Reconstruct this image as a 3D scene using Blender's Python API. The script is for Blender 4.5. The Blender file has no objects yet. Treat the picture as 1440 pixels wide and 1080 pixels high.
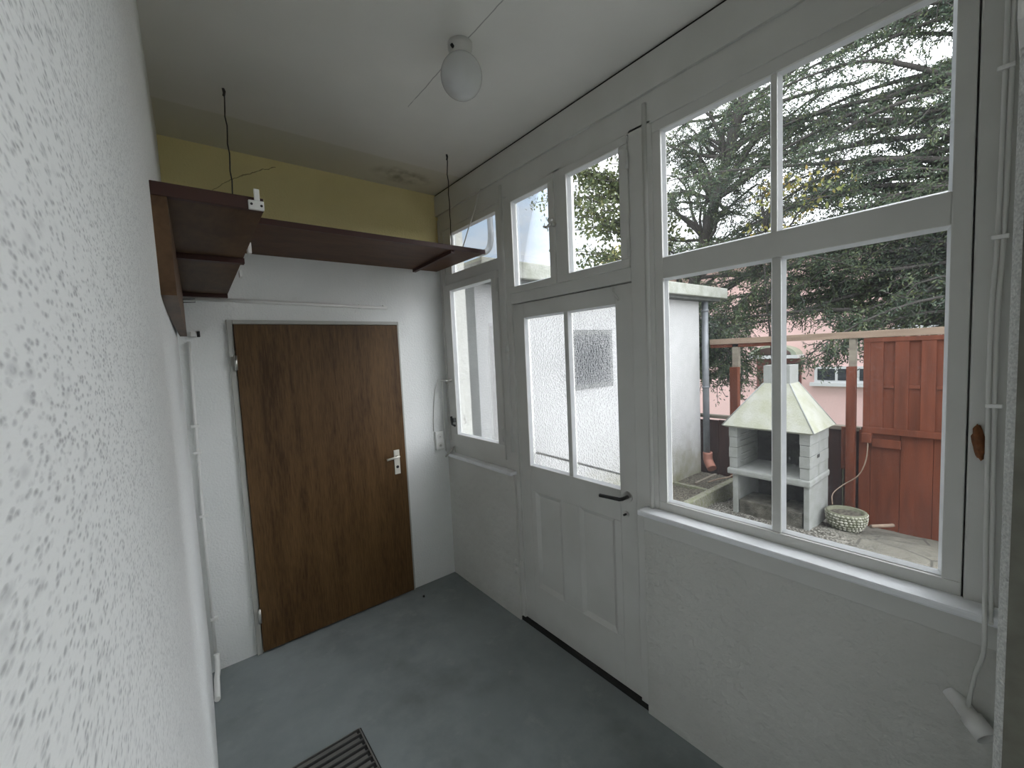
import bpy, bmesh, math, random
import numpy as np
from mathutils import Vector, Matrix, noise
random.seed(7)
rng = np.random.default_rng(5)
C = bpy.context.scene.collection
S = bpy.context.scene
EYE = 1.65
W = 1.536          # inner face of the window wall
D = 2.743          # inner face of the back wall
CEIL = 1.163       # heights below are measured from eye level (floor = -1.65)
FL = -1.65
PI = math.pi

# ------------------------------------------------------------------ materials
MATS = {}
def mat(name, col, rough=0.6, metal=0.0, spec=0.5, bump=None, var=None, extra=None):
    """bump=(scale, strength, distance[, stretch xyz]); var=(scale, colour2, amount[, stretch])"""
    m = bpy.data.materials.new(name); m.use_nodes = True
    nt = m.node_tree; N = nt.nodes; L = nt.links
    b = N['Principled BSDF']
    b.inputs['Base Color'].default_value = (*col, 1); b.inputs['Roughness'].default_value = rough
    b.inputs['Metallic'].default_value = metal; b.inputs['Specular IOR Level'].default_value = spec
    tc = N.new('ShaderNodeNewGeometry')
    def coord(st):
        mp = N.new('ShaderNodeMapping'); mp.inputs['Scale'].default_value = st
        L.new(tc.outputs['Position'], mp.inputs['Vector']); return mp.outputs['Vector']
    if var:
        n = N.new('ShaderNodeTexNoise'); n.inputs['Scale'].default_value = var[0]; n.inputs['Detail'].default_value = 6
        L.new(coord(var[3] if len(var) > 3 else (1, 1, 1)), n.inputs['Vector'])
        r = N.new('ShaderNodeMapRange'); r.inputs['From Min'].default_value = .35; r.inputs['From Max'].default_value = .68
        r.inputs['To Max'].default_value = var[2]
        L.new(n.outputs['Fac'], r.inputs['Value'])
        mx = N.new('ShaderNodeMix'); mx.data_type = 'RGBA'
        mx.inputs['A'].default_value = (*col, 1); mx.inputs['B'].default_value = (*var[1], 1)
        L.new(r.outputs['Result'], mx.inputs['Factor']); L.new(mx.outputs['Result'], b.inputs['Base Color'])
    if bump:
        n = N.new('ShaderNodeTexNoise'); n.inputs['Scale'].default_value = bump[0]; n.inputs['Detail'].default_value = 4
        L.new(coord(bump[3] if len(bump) > 3 else (1, 1, 1)), n.inputs['Vector'])
        bp = N.new('ShaderNodeBump'); bp.inputs['Strength'].default_value = bump[1]; bp.inputs['Distance'].default_value = bump[2]
        L.new(n.outputs['Fac'], bp.inputs['Height']); L.new(bp.outputs['Normal'], b.inputs['Normal'])
    if extra: extra(m, nt, b, coord)
    MATS[name] = m
    return m

def node(nt, kind, **kw):
    n = nt.nodes.new(kind)
    for k, v in kw.items(): setattr(n, k, v)
    return n
def mathn(nt, op, a, b=None, clamp=False):
    n = nt.nodes.new('ShaderNodeMath'); n.operation = op; n.use_clamp = clamp
    for i, v in enumerate((a, b)):
        if v is None: continue
        if isinstance(v, (int, float)): n.inputs[i].default_value = v
        else: nt.links.new(v, n.inputs[i])
    return n.outputs[0]
def mixc(nt, f, a, b):
    n = nt.nodes.new('ShaderNodeMix'); n.data_type = 'RGBA'
    for nm, v in (('Factor', f), ('A', a), ('B', b)):
        if isinstance(v, tuple): n.inputs[nm].default_value = (*v, 1)
        elif isinstance(v, (int, float)): n.inputs[nm].default_value = v
        else: nt.links.new(v, n.inputs[nm])
    return n.outputs['Result']
def xyz(nt):
    g = nt.nodes.new('ShaderNodeNewGeometry'); s = nt.nodes.new('ShaderNodeSeparateXYZ')
    nt.links.new(g.outputs['Position'], s.inputs[0]); return s.outputs
def ramp01(nt, v, lo, hi):
    r = nt.nodes.new('ShaderNodeMapRange'); r.inputs['From Min'].default_value = lo; r.inputs['From Max'].default_value = hi
    nt.links.new(v, r.inputs['Value']); return r.outputs['Result']
def tex(nt, kind, vec, scale, **kw):
    n = nt.nodes.new(kind); n.inputs['Scale'].default_value = scale
    for k, v in kw.items():
        if k in n.inputs: n.inputs[k].default_value = v
        else: setattr(n, k, v)
    nt.links.new(vec, n.inputs['Vector']); return n

def coarse_stucco(m, nt, b, coord):
    v = coord((1, .38, 1))
    vo = tex(nt, 'ShaderNodeTexVoronoi', v, 640, Randomness=1.0); vc = tex(nt, 'ShaderNodeTexVoronoi', v, 230, Randomness=1.0)
    no = tex(nt, 'ShaderNodeTexNoise', v, 800, Detail=3)
    n2 = tex(nt, 'ShaderNodeTexNoise', v, 120, Detail=3)
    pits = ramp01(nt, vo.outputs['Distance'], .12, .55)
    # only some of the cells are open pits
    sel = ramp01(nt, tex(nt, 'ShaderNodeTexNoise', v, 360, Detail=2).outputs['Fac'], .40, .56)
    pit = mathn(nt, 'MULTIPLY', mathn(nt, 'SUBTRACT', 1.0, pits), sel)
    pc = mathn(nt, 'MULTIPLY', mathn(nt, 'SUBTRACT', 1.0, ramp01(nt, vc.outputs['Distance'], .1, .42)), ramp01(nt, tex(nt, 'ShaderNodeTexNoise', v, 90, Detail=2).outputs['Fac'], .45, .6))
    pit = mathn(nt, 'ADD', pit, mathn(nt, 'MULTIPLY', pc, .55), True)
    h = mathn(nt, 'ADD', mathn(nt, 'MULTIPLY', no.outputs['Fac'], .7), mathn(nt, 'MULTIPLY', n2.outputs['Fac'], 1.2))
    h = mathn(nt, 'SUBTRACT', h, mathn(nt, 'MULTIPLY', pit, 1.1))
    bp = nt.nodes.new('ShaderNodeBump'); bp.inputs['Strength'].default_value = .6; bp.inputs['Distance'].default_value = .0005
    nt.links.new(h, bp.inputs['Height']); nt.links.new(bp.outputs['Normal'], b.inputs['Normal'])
    nt.links.new(mixc(nt, mathn(nt, 'MULTIPLY', pit, .7), (.77, .785, .775), (.30, .31, .32)), b.inputs['Base Color'])  # shade inside the pits is painted into the base colour too
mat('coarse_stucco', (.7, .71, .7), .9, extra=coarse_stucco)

def pier_stucco(m, nt, b, coord):
    v = coord((1, 1, 1))
    no = tex(nt, 'ShaderNodeTexNoise', v, 170, Detail=3)
    bp = nt.nodes.new('ShaderNodeBump'); bp.inputs['Strength'].default_value = 1; bp.inputs['Distance'].default_value = .006
    nt.links.new(no.outputs['Fac'], bp.inputs['Height']); nt.links.new(bp.outputs['Normal'], b.inputs['Normal'])
mat('pier_stucco', (.72, .73, .70), .9, var=(260, (.42, .43, .42), .8), extra=pier_stucco)

def back_wall(m, nt, b, coord):
    v = coord((1, 1, 1)); p = xyz(nt)
    z = mathn(nt, 'SUBTRACT', p[2], EYE)
    no = tex(nt, 'ShaderNodeTexNoise', v, 90, Detail=5); big = tex(nt, 'ShaderNodeTexNoise', v, 3, Detail=5)
    white = mixc(nt, ramp01(nt, big.outputs['Fac'], .35, .75), (.82, .83, .82), (.75, .77, .76))
    yellow = mixc(nt, ramp01(nt, big.outputs['Fac'], .3, .7), (.84, .74, .40), (.76, .67, .35))
    f = ramp01(nt, z, .625, .632)
    col = mixc(nt, f, white, yellow)
    # hairline crack in the yellow paint: curve from behind the left shelf up towards the ceiling
    x = mathn(nt, 'SUBTRACT', p[0], .20)
    cur = mathn(nt, 'ADD', mathn(nt, 'MULTIPLY', mathn(nt, 'POWER', mathn(nt, 'MAXIMUM', x, 0.0), .62), .47), .89)
    wob = mathn(nt, 'MULTIPLY', mathn(nt, 'SUBTRACT', tex(nt, 'ShaderNodeTexNoise', v, 25, Detail=3).outputs['Fac'], .5), .025)
    dd = mathn(nt, 'ABSOLUTE', mathn(nt, 'SUBTRACT', mathn(nt, 'ADD', cur, wob), z))
    crack = mathn(nt, 'MULTIPLY', mathn(nt, 'LESS_THAN', dd, .0024), mathn(nt, 'MULTIPLY', mathn(nt, 'GREATER_THAN', p[0], .20), mathn(nt, 'LESS_THAN', p[0], .53)))
    col = mixc(nt, mathn(nt, 'MULTIPLY', crack, .75), col, (.2, .15, .07))
    nt.links.new(col, b.inputs['Base Color'])
    bp = nt.nodes.new('ShaderNodeBump'); bp.inputs['Strength'].default_value = .65; bp.inputs['Distance'].default_value = .005
    nt.links.new(no.outputs['Fac'], bp.inputs['Height']); nt.links.new(bp.outputs['Normal'], b.inputs['Normal'])
mat('back_wall_paint', (.8, .8, .8), .85, extra=back_wall)

def ceiling(m, nt, b, coord):
    v = coord((1, 1, 1)); p = xyz(nt)
    big = tex(nt, 'ShaderNodeTexNoise', v, 2.2, Detail=5)
    base = mixc(nt, ramp01(nt, big.outputs['Fac'], .35, .7), (.84, .83, .79), (.78, .77, .73))
    wob = mathn(nt, 'MULTIPLY', mathn(nt, 'SUBTRACT', tex(nt, 'ShaderNodeTexNoise', v, 6, Detail=4).outputs['Fac'], .5), .022)
    y = mathn(nt, 'ADD', p[1], wob); x = mathn(nt, 'ADD', p[0], wob)
    col = mixc(nt, ramp01(nt, y, 2.375, 2.385), base, (.73, .72, .64))
    col = mixc(nt, mathn(nt, 'MULTIPLY', mathn(nt, 'LESS_THAN', mathn(nt, 'ABSOLUTE', mathn(nt, 'SUBTRACT', y, 2.38)), .0035), .7), col, (.78, .76, .70))
    c2 = mathn(nt, 'MULTIPLY', mathn(nt, 'LESS_THAN', mathn(nt, 'ABSOLUTE', mathn(nt, 'SUBTRACT', x, .933)), .0022), mathn(nt, 'LESS_THAN', p[1], 1.85))
    gate = ramp01(nt, tex(nt, 'ShaderNodeTexNoise', v, 9, Detail=2).outputs['Fac'], .40, .5)
    col = mixc(nt, mathn(nt, 'MULTIPLY', mathn(nt, 'MULTIPLY', c2, gate), .7), col, (.25, .25, .24))
    # mould stain by the back right corner
    dx = mathn(nt, 'DIVIDE', mathn(nt, 'SUBTRACT', p[0], 1.22), .22); dy = mathn(nt, 'DIVIDE', mathn(nt, 'SUBTRACT', p[1], 2.56), .13)
    r2 = mathn(nt, 'ADD', mathn(nt, 'MULTIPLY', dx, dx), mathn(nt, 'MULTIPLY', dy, dy))
    st = mathn(nt, 'MULTIPLY', mathn(nt, 'SUBTRACT', 1.0, r2, True), ramp01(nt, tex(nt, 'ShaderNodeTexNoise', v, 14, Detail=6).outputs['Fac'], .35, .65))
    col = mixc(nt, mathn(nt, 'MULTIPLY', st, .7), col, (.16, .15, .09))
    nt.links.new(col, b.inputs['Base Color'])
mat('ceiling_paint', (.7, .7, .68), .8, bump=(40, .15, .003), extra=ceiling)

def floorm(m, nt, b, coord):
    v = coord((1, 1, 1))
    a = tex(nt, 'ShaderNodeTexNoise', v, 2.2, Detail=7, Roughness=.65); c = tex(nt, 'ShaderNodeTexNoise', v, 9, Detail=6)
    col = mixc(nt, ramp01(nt, a.outputs['Fac'], .38, .66), (.215, .24, .245), (.275, .305, .31))
    col = mixc(nt, mathn(nt, 'MULTIPLY', ramp01(nt, tex(nt, 'ShaderNodeTexNoise', v, 1.7, Detail=8, Roughness=.6).outputs['Fac'], .50, .68), .6), col, (.13, .14, .14))
    col = mixc(nt, mathn(nt, 'MULTIPLY', ramp01(nt, tex(nt, 'ShaderNodeTexNoise', v, 5, Detail=8, Roughness=.7).outputs['Fac'], .58, .70), .35), col, (.37, .39, .385))
    nt.links.new(col, b.inputs['Base Color'])
    nt.links.new(ramp01(nt, a.outputs['Fac'], -.6, 1.0), b.inputs['Roughness'])
mat('grey_floor_paint', (.14, .15, .155), .6, spec=.35, bump=(30, .15, .002), extra=floorm)

mat('plaster', (.60, .60, .565), .85, bump=(22, .75, .014), var=(4, (.54, .54, .505), .6))
mat('white_paint', (.63, .63, .60), .42, bump=(35, .12, .002, (1, 1, .2)), var=(5, (.54, .54, .505), .5))
mat('white_sill', (.86, .88, .90), .3, bump=(30, .15, .002), var=(8, (.66, .66, .66), .5))
mat('pier_shade', (.12, .12, .095), .8, bump=(60, .5, .003), var=(30, (.085, .08, .065), .8))  # shade of the pier's unlit face, put into the colour
mat('off_white', (.72, .72, .69), .5)
mat('white_plastic', (.8, .8, .78), .35)
mat('ceramic', (.62, .62, .60), .4)
mat('opal_glass', (.62, .63, .63), .07, spec=.7)
mat('black', (.012, .012, .012), .45)
mat('dark_gap', (.015, .015, .014), .9)
mat('wire', (.03, .028, .025), .5)
mat('chrome', (.62, .61, .58), .28, metal=.9)
mat('cream_metal', (.72, .70, .62), .35, metal=.2)
mat('grey_frame', (.42, .42, .39), .5)
mat('rust', (.22, .075, .02), .7, bump=(80, .6, .004), var=(60, (.10, .035, .01), .8))
mat('cable_white', (.66, .66, .63), .45)
def wood(dark, light, sc, st, rough):
    def f(m, nt, b, coord):
        v = coord(st)
        n1 = tex(nt, 'ShaderNodeTexNoise', v, sc, Detail=8, Roughness=.6, Distortion=.6)
        n2 = tex(nt, 'ShaderNodeTexNoise', v, sc * 6, Detail=4)
        f1 = mathn(nt, 'ADD', mathn(nt, 'MULTIPLY', n1.outputs['Fac'], .7), mathn(nt, 'MULTIPLY', n2.outputs['Fac'], .3))
        nt.links.new(mixc(nt, ramp01(nt, f1, .38, .62), dark, light), b.inputs['Base Color'])
    return f
def veneer(m, nt, b, coord):
    v = coord((1, 1, .09))
    n1 = tex(nt, 'ShaderNodeTexNoise', v, 16, Detail=9, Roughness=.62, Distortion=.9)
    n2 = tex(nt, 'ShaderNodeTexNoise', v, 170, Detail=3)
    w = tex(nt, 'ShaderNodeTexWave', coord((1, 1, .22)), 2.6, wave_type='RINGS', Distortion=5.0, Detail=3)
    w.inputs['Detail Scale'].default_value = 1.5
    f1 = mathn(nt, 'ADD', mathn(nt, 'MULTIPLY', n1.outputs['Fac'], .55), mathn(nt, 'MULTIPLY', n2.outputs['Fac'], .50))
    f1 = mathn(nt, 'ADD', f1, mathn(nt, 'MULTIPLY', w.outputs['Fac'], .10))
    nt.links.new(mixc(nt, ramp01(nt, f1, .42, .74), (.050, .024, .008), (.130, .072, .028)), b.inputs['Base Color'])
mat('oak_veneer', (.1, .05, .03), .42, spec=.3, extra=veneer)
mat('mahogany', (.1, .03, .015), .5, spec=.25, extra=wood((.060, .024, .010), (.105, .044, .019), 12, (.35, 1, 1), .45))
mat('mahogany_long', (.1, .03, .015), .5, spec=.25, extra=wood((.070, .036, .018), (.125, .070, .036), 10, (1, .3, 1), .45))
mat('mahogany_edge', (.045, .012, .008), .5)
mat('steel', (.28, .28, .27), .45, metal=.7)
mat('dark_pit', (.02, .02, .02), .9)
# outside
def annexw(m, nt, b, coord):
    v = coord((1, 1, 1)); p = xyz(nt); z = mathn(nt, 'SUBTRACT', p[2], EYE)
    n1 = tex(nt, 'ShaderNodeTexNoise', v, 7, Detail=6); n2 = tex(nt, 'ShaderNodeTexNoise', v, 60, Detail=4)
    col = mixc(nt, ramp01(nt, n1.outputs['Fac'], .3, .75), (.42, .42, .42), (.37, .375, .37))
    moss = mathn(nt, 'MULTIPLY', mathn(nt, 'ADD', ramp01(nt, z, -1.2, -1.85), mathn(nt, 'MULTIPLY', mathn(nt, 'SUBTRACT', n1.outputs['Fac'], .5), 1.2)), ramp01(nt, z, -.95, -1.35), True)
    col = mixc(nt, mathn(nt, 'MULTIPLY', moss, .85), col, (.17, .165, .085))
    nt.links.new(col, b.inputs['Base Color'])
    bp = nt.nodes.new('ShaderNodeBump'); bp.inputs['Strength'].default_value = .6; bp.inputs['Distance'].default_value = .01
    nt.links.new(n2.outputs['Fac'], bp.inputs['Height']); nt.links.new(bp.outputs['Normal'], b.inputs['Normal'])
mat('annex_render', (.5, .5, .5), .9, extra=annexw)
mat('roof_concrete', (.30, .31, .28), .85, bump=(40, .5, .01), var=(9, (.20, .21, .17), .8))
mat('grey_render', (.10, .105, .10), .9, bump=(50, .5, .01), var=(9, (.06, .065, .06), .8))
mat('zinc', (.20, .215, .23), .5, metal=.3, var=(12, (.14, .15, .16), .7))
mat('terracotta', (.32, .14, .10), .7)
mat('red_fence', (.125, .036, .018), .7, spec=.2, bump=(30, .5, .004, (1, 1, .1)), var=(16, (.075, .022, .011), .9, (1, 1, .12)))
mat('red_fence_dark', (.045, .016, .012), .75, bump=(30, .5, .004, (1, 1, .1)), var=(16, (.02, .009, .007), .9, (1, 1, .12)))
mat('grey_timber', (.20, .18, .14), .8, var=(20, (.12, .10, .08), .8, (1, .15, 1)))
mat('tan_timber', (.235, .175, .125), .8, var=(20, (.15, .105, .075), .8, (1, .15, 1)))
mat('grill_concrete', (.245, .255, .245), .9, bump=(60, .6, .006), var=(9, (.19, .20, .18), .8))
mat('hood_concrete', (.31, .315, .275), .85, bump=(50, .5, .008), var=(7, (.24, .25, .18), .9))
mat('soot', (.02, .02, .02), .95, bump=(60, .5, .006), var=(10, (.055, .055, .05), .8))
mat('block_concrete', (.11, .105, .085), .95, bump=(60, .9, .012), var=(12, (.04, .038, .03), 1))
mat('moss_stone', (.13, .14, .08), .95, bump=(50, .8, .012), var=(25, (.22, .21, .18), .9))
mat('pebble_bowl', (.14, .14, .10), .9, bump=(60, .5, .004), var=(30, (.08, .09, .05), .8))
mat('pebbles', (.40, .395, .34), .8, var=(22, (.13, .14, .085), 1))
mat('soil', (.035, .03, .022), .95, bump=(70, 1, .03), var=(42, (.17, .155, .12), 1))
mat('pink_render', (.72, .50, .47), .9, var=(1.2, (.66, .45, .42), .6))
mat('pink_dark', (.17, .07, .06), .9)
mat('white_ext', (.55, .56, .56), .6)
mat('dark_glass', (.03, .034, .038), .25, spec=.15)
mat('mint', (.30, .33, .25), .6)
mat('bark', (.055, .05, .045), .9, bump=(30, .8, .03, (1, 1, .3)))
def leafy(c1, c2, c3, sc):
    def f(m, nt, b, coord):
        v = coord((1, 1, 1))
        a = tex(nt, 'ShaderNodeTexNoise', v, sc, Detail=3); w = nt.nodes.new('ShaderNodeTexWhiteNoise')
        nt.links.new(coord((9, 9, 9)), w.inputs['Vector'])
        col = mixc(nt, ramp01(nt, a.outputs['Fac'], .35, .65), c1, c2)
        col = mixc(nt, ramp01(nt, tex(nt, 'ShaderNodeTexNoise', v, sc * 5, Detail=2).outputs['Fac'], .5, .7), col, c3)
        nt.links.new(col, b.inputs['Base Color'])
        t = nt.nodes.new('ShaderNodeBsdfTranslucent'); nt.links.new(col, t.inputs['Color'])
        mx = nt.nodes.new('ShaderNodeMixShader'); mx.inputs[0].default_value = .3
        out = [n for n in nt.nodes if n.type == 'OUTPUT_MATERIAL'][0]
        nt.links.new(b.outputs[0], mx.inputs[1]); nt.links.new(t.outputs[0], mx.inputs[2]); nt.links.new(mx.outputs[0], out.inputs[0])
    return f
mat('needles', (.03, .05, .03), .6, extra=leafy((.042, .070, .046), (.075, .108, .055), (.14, .165, .065), 2))
mat('broad_leaves', (.06, .09, .03), .5, extra=leafy((.06, .085, .035), (.10, .125, .045), (.16, .16, .05), 2))
mat('autumn_leaves', (.2, .18, .04), .5, extra=leafy((.16, .20, .05), (.30, .27, .06), (.34, .20, .04), 1.5))

def flag(m, nt, b, coord):
    v = coord((1, 1, 1)); p = xyz(nt)
    br = nt.nodes.new('ShaderNodeTexVoronoi'); br.feature = 'DISTANCE_TO_EDGE'; br.inputs['Scale'].default_value = 2.0; br.inputs['Randomness'].default_value = .6
    nt.links.new(coord((1, 1, 0)), br.inputs['Vector'])
    n1 = tex(nt, 'ShaderNodeTexNoise', v, 6, Detail=7); n2 = tex(nt, 'ShaderNodeTexNoise', v, 55, Detail=5)
    col = mixc(nt, ramp01(nt, n1.outputs['Fac'], .35, .68), (.125, .118, .095), (.075, .072, .055))
    col = mixc(nt, ramp01(nt, br.outputs['Distance'], .025, .008), col, (.04, .038, .03))
    # needle and gravel litter gathered around the barbecue and the bed
    lit = mathn(nt, 'ADD', ramp01(nt, p[1], .85, 1.35), mathn(nt, 'MULTIPLY', mathn(nt, 'SUBTRACT', n1.outputs['Fac'], .5), 1.5), True)
    grit = mixc(nt, ramp01(nt, n2.outputs['Fac'], .47, .58), (.028, .025, .018), (.24, .23, .20))
    col = mixc(nt, lit, col, grit)
    nt.links.new(col, b.inputs['Base Color'])
    bp = nt.nodes.new('ShaderNodeBump'); bp.inputs['Strength'].default_value = .7; bp.inputs['Distance'].default_value = .012
    nt.links.new(n2.outputs['Fac'], bp.inputs['Height']); nt.links.new(bp.outputs['Normal'], b.inputs['Normal'])
mat('flagstone', (.15, .14, .12), .9, extra=flag)
mat('lawn', (.06, .08, .03), .95)

def glassmat(name, tint, dust, frost=0.0):
    m = bpy.data.materials.new(name); m.use_nodes = True; nt = m.node_tree
    for n in list(nt.nodes): nt.nodes.remove(n)
    out = nt.nodes.new('ShaderNodeOutputMaterial')
    tr = nt.nodes.new('ShaderNodeBsdfTransparent'); tr.inputs[0].default_value = (*tint, 1)
    gl = nt.nodes.new('ShaderNodeBsdfGlossy'); gl.inputs['Roughness'].default_value = .01
    fr = nt.nodes.new('ShaderNodeFresnel'); fr.inputs[0].default_value = 1.3
    mx = nt.nodes.new('ShaderNodeMixShader')
    nt.links.new(mathn(nt, 'MULTIPLY', fr.outputs[0], .6), mx.inputs[0]); nt.links.new(tr.outputs[0], mx.inputs[1]); nt.links.new(gl.outputs[0], mx.inputs[2])
    cur = mx.outputs[0]
    g = nt.nodes.new('ShaderNodeNewGeometry')
    if frost:
        v = nt.nodes.new('ShaderNodeMapping'); v.inputs['Scale'].default_value = (1, 1, 1); nt.links.new(g.outputs['Position'], v.inputs[0])
        vo = tex(nt, 'ShaderNodeTexVoronoi', v.outputs[0], 95)
        bp = nt.nodes.new('ShaderNodeBump'); bp.inputs['Strength'].default_value = 1; bp.inputs['Distance'].default_value = .010
        nt.links.new(vo.outputs['Distance'], bp.inputs['Height'])
        rf = nt.nodes.new('ShaderNodeBsdfRefraction'); rf.inputs['Roughness'].default_value = .03; rf.inputs['IOR'].default_value = 1.12
        nt.links.new(bp.outputs['Normal'], rf.inputs['Normal'])
        m2 = nt.nodes.new('ShaderNodeMixShader'); m2.inputs[0].default_value = frost
        nt.links.new(cur, m2.inputs[1]); nt.links.new(rf.outputs[0], m2.inputs[2]); cur = m2.outputs[0]
    d = nt.nodes.new('ShaderNodeBsdfDiffuse'); d.inputs[0].default_value = (.75, .8, .85, 1)
    t2 = nt.nodes.new('ShaderNodeBsdfTranslucent'); t2.inputs[0].default_value = (.75, .8, .85, 1)
    ad = nt.nodes.new('ShaderNodeMixShader'); nt.links.new(d.outputs[0], ad.inputs[1]); nt.links.new(t2.outputs[0], ad.inputs[2])
    n1 = tex(nt, 'ShaderNodeTexNoise', g.outputs['Position'], 4, Detail=3); n2 = tex(nt, 'ShaderNodeTexNoise', g.outputs['Position'], 220, Detail=2)
    k = mathn(nt, 'MULTIPLY', ramp01(nt, n1.outputs['Fac'], .35, .7), ramp01(nt, n2.outputs['Fac'], .45, .75))
    k = mathn(nt, 'ADD', mathn(nt, 'MULTIPLY', k, dust * 4), dust * .35)
    m3 = nt.nodes.new('ShaderNodeMixShader'); nt.links.new(k, m3.inputs[0]); nt.links.new(cur, m3.inputs[1]); nt.links.new(ad.outputs[0], m3.inputs[2])
    nt.links.new(m3.outputs[0], out.inputs[0])
    MATS[name] = m
glassmat('pane_glass', (.985, .99, .985), .012)
glassmat('door_glass', (.98, .985, .98), .02, .30)

# ------------------------------------------------------------------ helpers
ORG = {}
def nb(): return bmesh.new()
def box(bm, x0, x1, y0, y1, z0, z1, bev=0.0):
    x0, x1 = min(x0, x1), max(x0, x1); y0, y1 = min(y0, y1), max(y0, y1); z0, z1 = min(z0, z1), max(z0, z1)
    vs = [bm.verts.new((x, y, z)) for z in (z0, z1) for y in (y0, y1) for x in (x0, x1)]
    fs = [bm.faces.new([vs[i] for i in q]) for q in ((0, 2, 3, 1), (4, 5, 7, 6), (0, 1, 5, 4), (2, 6, 7, 3), (0, 4, 6, 2), (1, 3, 7, 5))]
    if bev:
        es = list({e for f in fs for e in f.edges})
        bmesh.ops.bevel(bm, geom=es, offset=bev, segments=2, affect='EDGES', profile=.6)
    return bm
def B(*a): return box(nb(), *a)
def prism(bm, pts, z0, z1):
    lo = [bm.verts.new((x, y, z0)) for x, y in pts]; hi = [bm.verts.new((x, y, z1)) for x, y in pts]
    n = len(pts)
    bm.faces.new(lo[::-1]); bm.faces.new(hi)
    for i in range(n): bm.faces.new([lo[i], lo[(i + 1) % n], hi[(i + 1) % n], hi[i]])
    bmesh.ops.recalc_face_normals(bm, faces=bm.faces[:])
    return bm
def tube(bm, pts, r, n=10, caps=True, r2=None):
    pts = [Vector(p) for p in pts]; rings = []
    up = None
    for i, p in enumerate(pts):
        t = (pts[min(i + 1, len(pts) - 1)] - pts[max(i - 1, 0)]).normalized()
        if up is None:
            up = Vector((0, 0, 1)) if abs(t.z) < .9 else Vector((1, 0, 0))
        a = t.cross(up).normalized(); b_ = a.cross(t).normalized(); up = b_
        rr = r if r2 is None else r + (r2 - r) * i / (len(pts) - 1)
        if isinstance(r, (list, tuple)): rr = r[i]
        rings.append([bm.verts.new(p + a * math.cos(2 * PI * k / n) * rr + b_ * math.sin(2 * PI * k / n) * rr) for k in range(n)])
    for i in range(len(rings) - 1):
        for k in range(n):
            f = bm.faces.new([rings[i][k], rings[i][(k + 1) % n], rings[i + 1][(k + 1) % n], rings[i + 1][k]]); f.smooth = True
    if caps:
        bm.faces.new(rings[0][::-1]); bm.faces.new(rings[-1])
    return bm
def T(pts, r, n=10, **k): return tube(nb(), pts, r, n, **k)
def lathe(bm, prof, cx, cy, n=32, axis='z'):
    rings = []
    for r, z in prof:
        if r < 1e-5: rings.append([bm.verts.new((cx, cy, z))])
        else: rings.append([bm.verts.new((cx + r * math.cos(2 * PI * k / n), cy + r * math.sin(2 * PI * k / n), z)) for k in range(n)])
    for a, b_ in zip(rings, rings[1:]):
        if len(a) == 1 and len(b_) == 1: continue
        for k in range(n):
            if len(a) == 1: q = [a[0], b_[k], b_[(k + 1) % n]]
            elif len(b_) == 1: q = [a[k], b_[0], a[(k + 1) % n]]
            else: q = [a[k], b_[k], b_[(k + 1) % n], a[(k + 1) % n]]
            bm.faces.new(q).smooth = True
    bmesh.ops.recalc_face_normals(bm, faces=bm.faces[:])
    return bm
def obj(name, bm, m, parent=None, kind=None, label=None, cat=None, group=None):
    if parent is None:
        v = [u.co for u in bm.verts]
        org = Vector(((min(c.x for c in v) + max(c.x for c in v)) / 2, (min(c.y for c in v) + max(c.y for c in v)) / 2, min(c.z for c in v)))
    else: org = ORG[parent.name]
    for u in bm.verts: u.co -= org
    me = bpy.data.meshes.new(name); bm.to_mesh(me); bm.free()
    me.materials.append(MATS[m])
    o = bpy.data.objects.new(name, me); C.objects.link(o)
    ORG[o.name] = org
    if parent is None: o.location = org + Vector((0, 0, EYE))
    else: o.parent = parent
    if kind: o['kind'] = kind
    if label: o['label'] = label
    if cat: o['category'] = cat
    if group: o['group'] = group
    return o
def thing(name, loc, label=None, cat=None, group=None, kind=None):
    o = bpy.data.objects.new(name, None); C.objects.link(o); o.empty_display_size = .1
    ORG[o.name] = Vector(loc); o.location = Vector(loc) + Vector((0, 0, EYE))
    if label: o['label'] = label
    if cat: o['category'] = cat
    if group: o['group'] = group
    if kind: o['kind'] = kind
    return o
def struct(name, bm, m, label=None, parent=None): return obj(name, bm, m, parent, 'structure' if parent is None else None, label)
def copy_tree(o, parent=None, off=None):
    c = o.copy(); C.objects.link(c)
    if parent is not None: c.parent = parent
    if off is not None: c.location = o.location + Vector(off); ORG[c.name] = ORG[o.name] + Vector(off)
    for ch in [x for x in S.objects if x.parent == o]: copy_tree(ch, c)
    return c

# ------------------------------------------------------------------ room shell
struct('floor', B(-.6, W + .30, -2.6, D + .2, FL - .08, FL), 'grey_floor_paint', 'grey painted concrete floor')
struct('ceiling', B(-.6, W + .28, -2.4, D + .2, CEIL, CEIL + .15), 'ceiling_paint', 'grey-white painted ceiling with hairline cracks')
bm = nb(); box(bm, -.3, W + .03, D, D + .16, FL, CEIL)
struct('wall_back', bm, 'back_wall_paint', 'white stucco back wall, yellow above the shelf')
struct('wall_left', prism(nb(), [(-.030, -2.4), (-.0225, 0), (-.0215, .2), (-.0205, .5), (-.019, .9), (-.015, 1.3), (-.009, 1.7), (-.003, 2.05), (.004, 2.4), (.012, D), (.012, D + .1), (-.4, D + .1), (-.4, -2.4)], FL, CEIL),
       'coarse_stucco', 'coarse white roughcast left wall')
X1, R1, Y1 = .90, .022, .0246
arc = [(X1 + R1 - R1 * math.cos(a), Y1 - R1 + R1 * math.sin(a)) for a in [i * PI / 2 / 10 for i in range(11)]]
struct('wall_near', prism(nb(), [(X1, -.25)] + arc + [(W + .2, Y1), (W + .2, -.25)], FL, CEIL), 'pier_stucco', 'stucco wall end beside the window')
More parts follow.
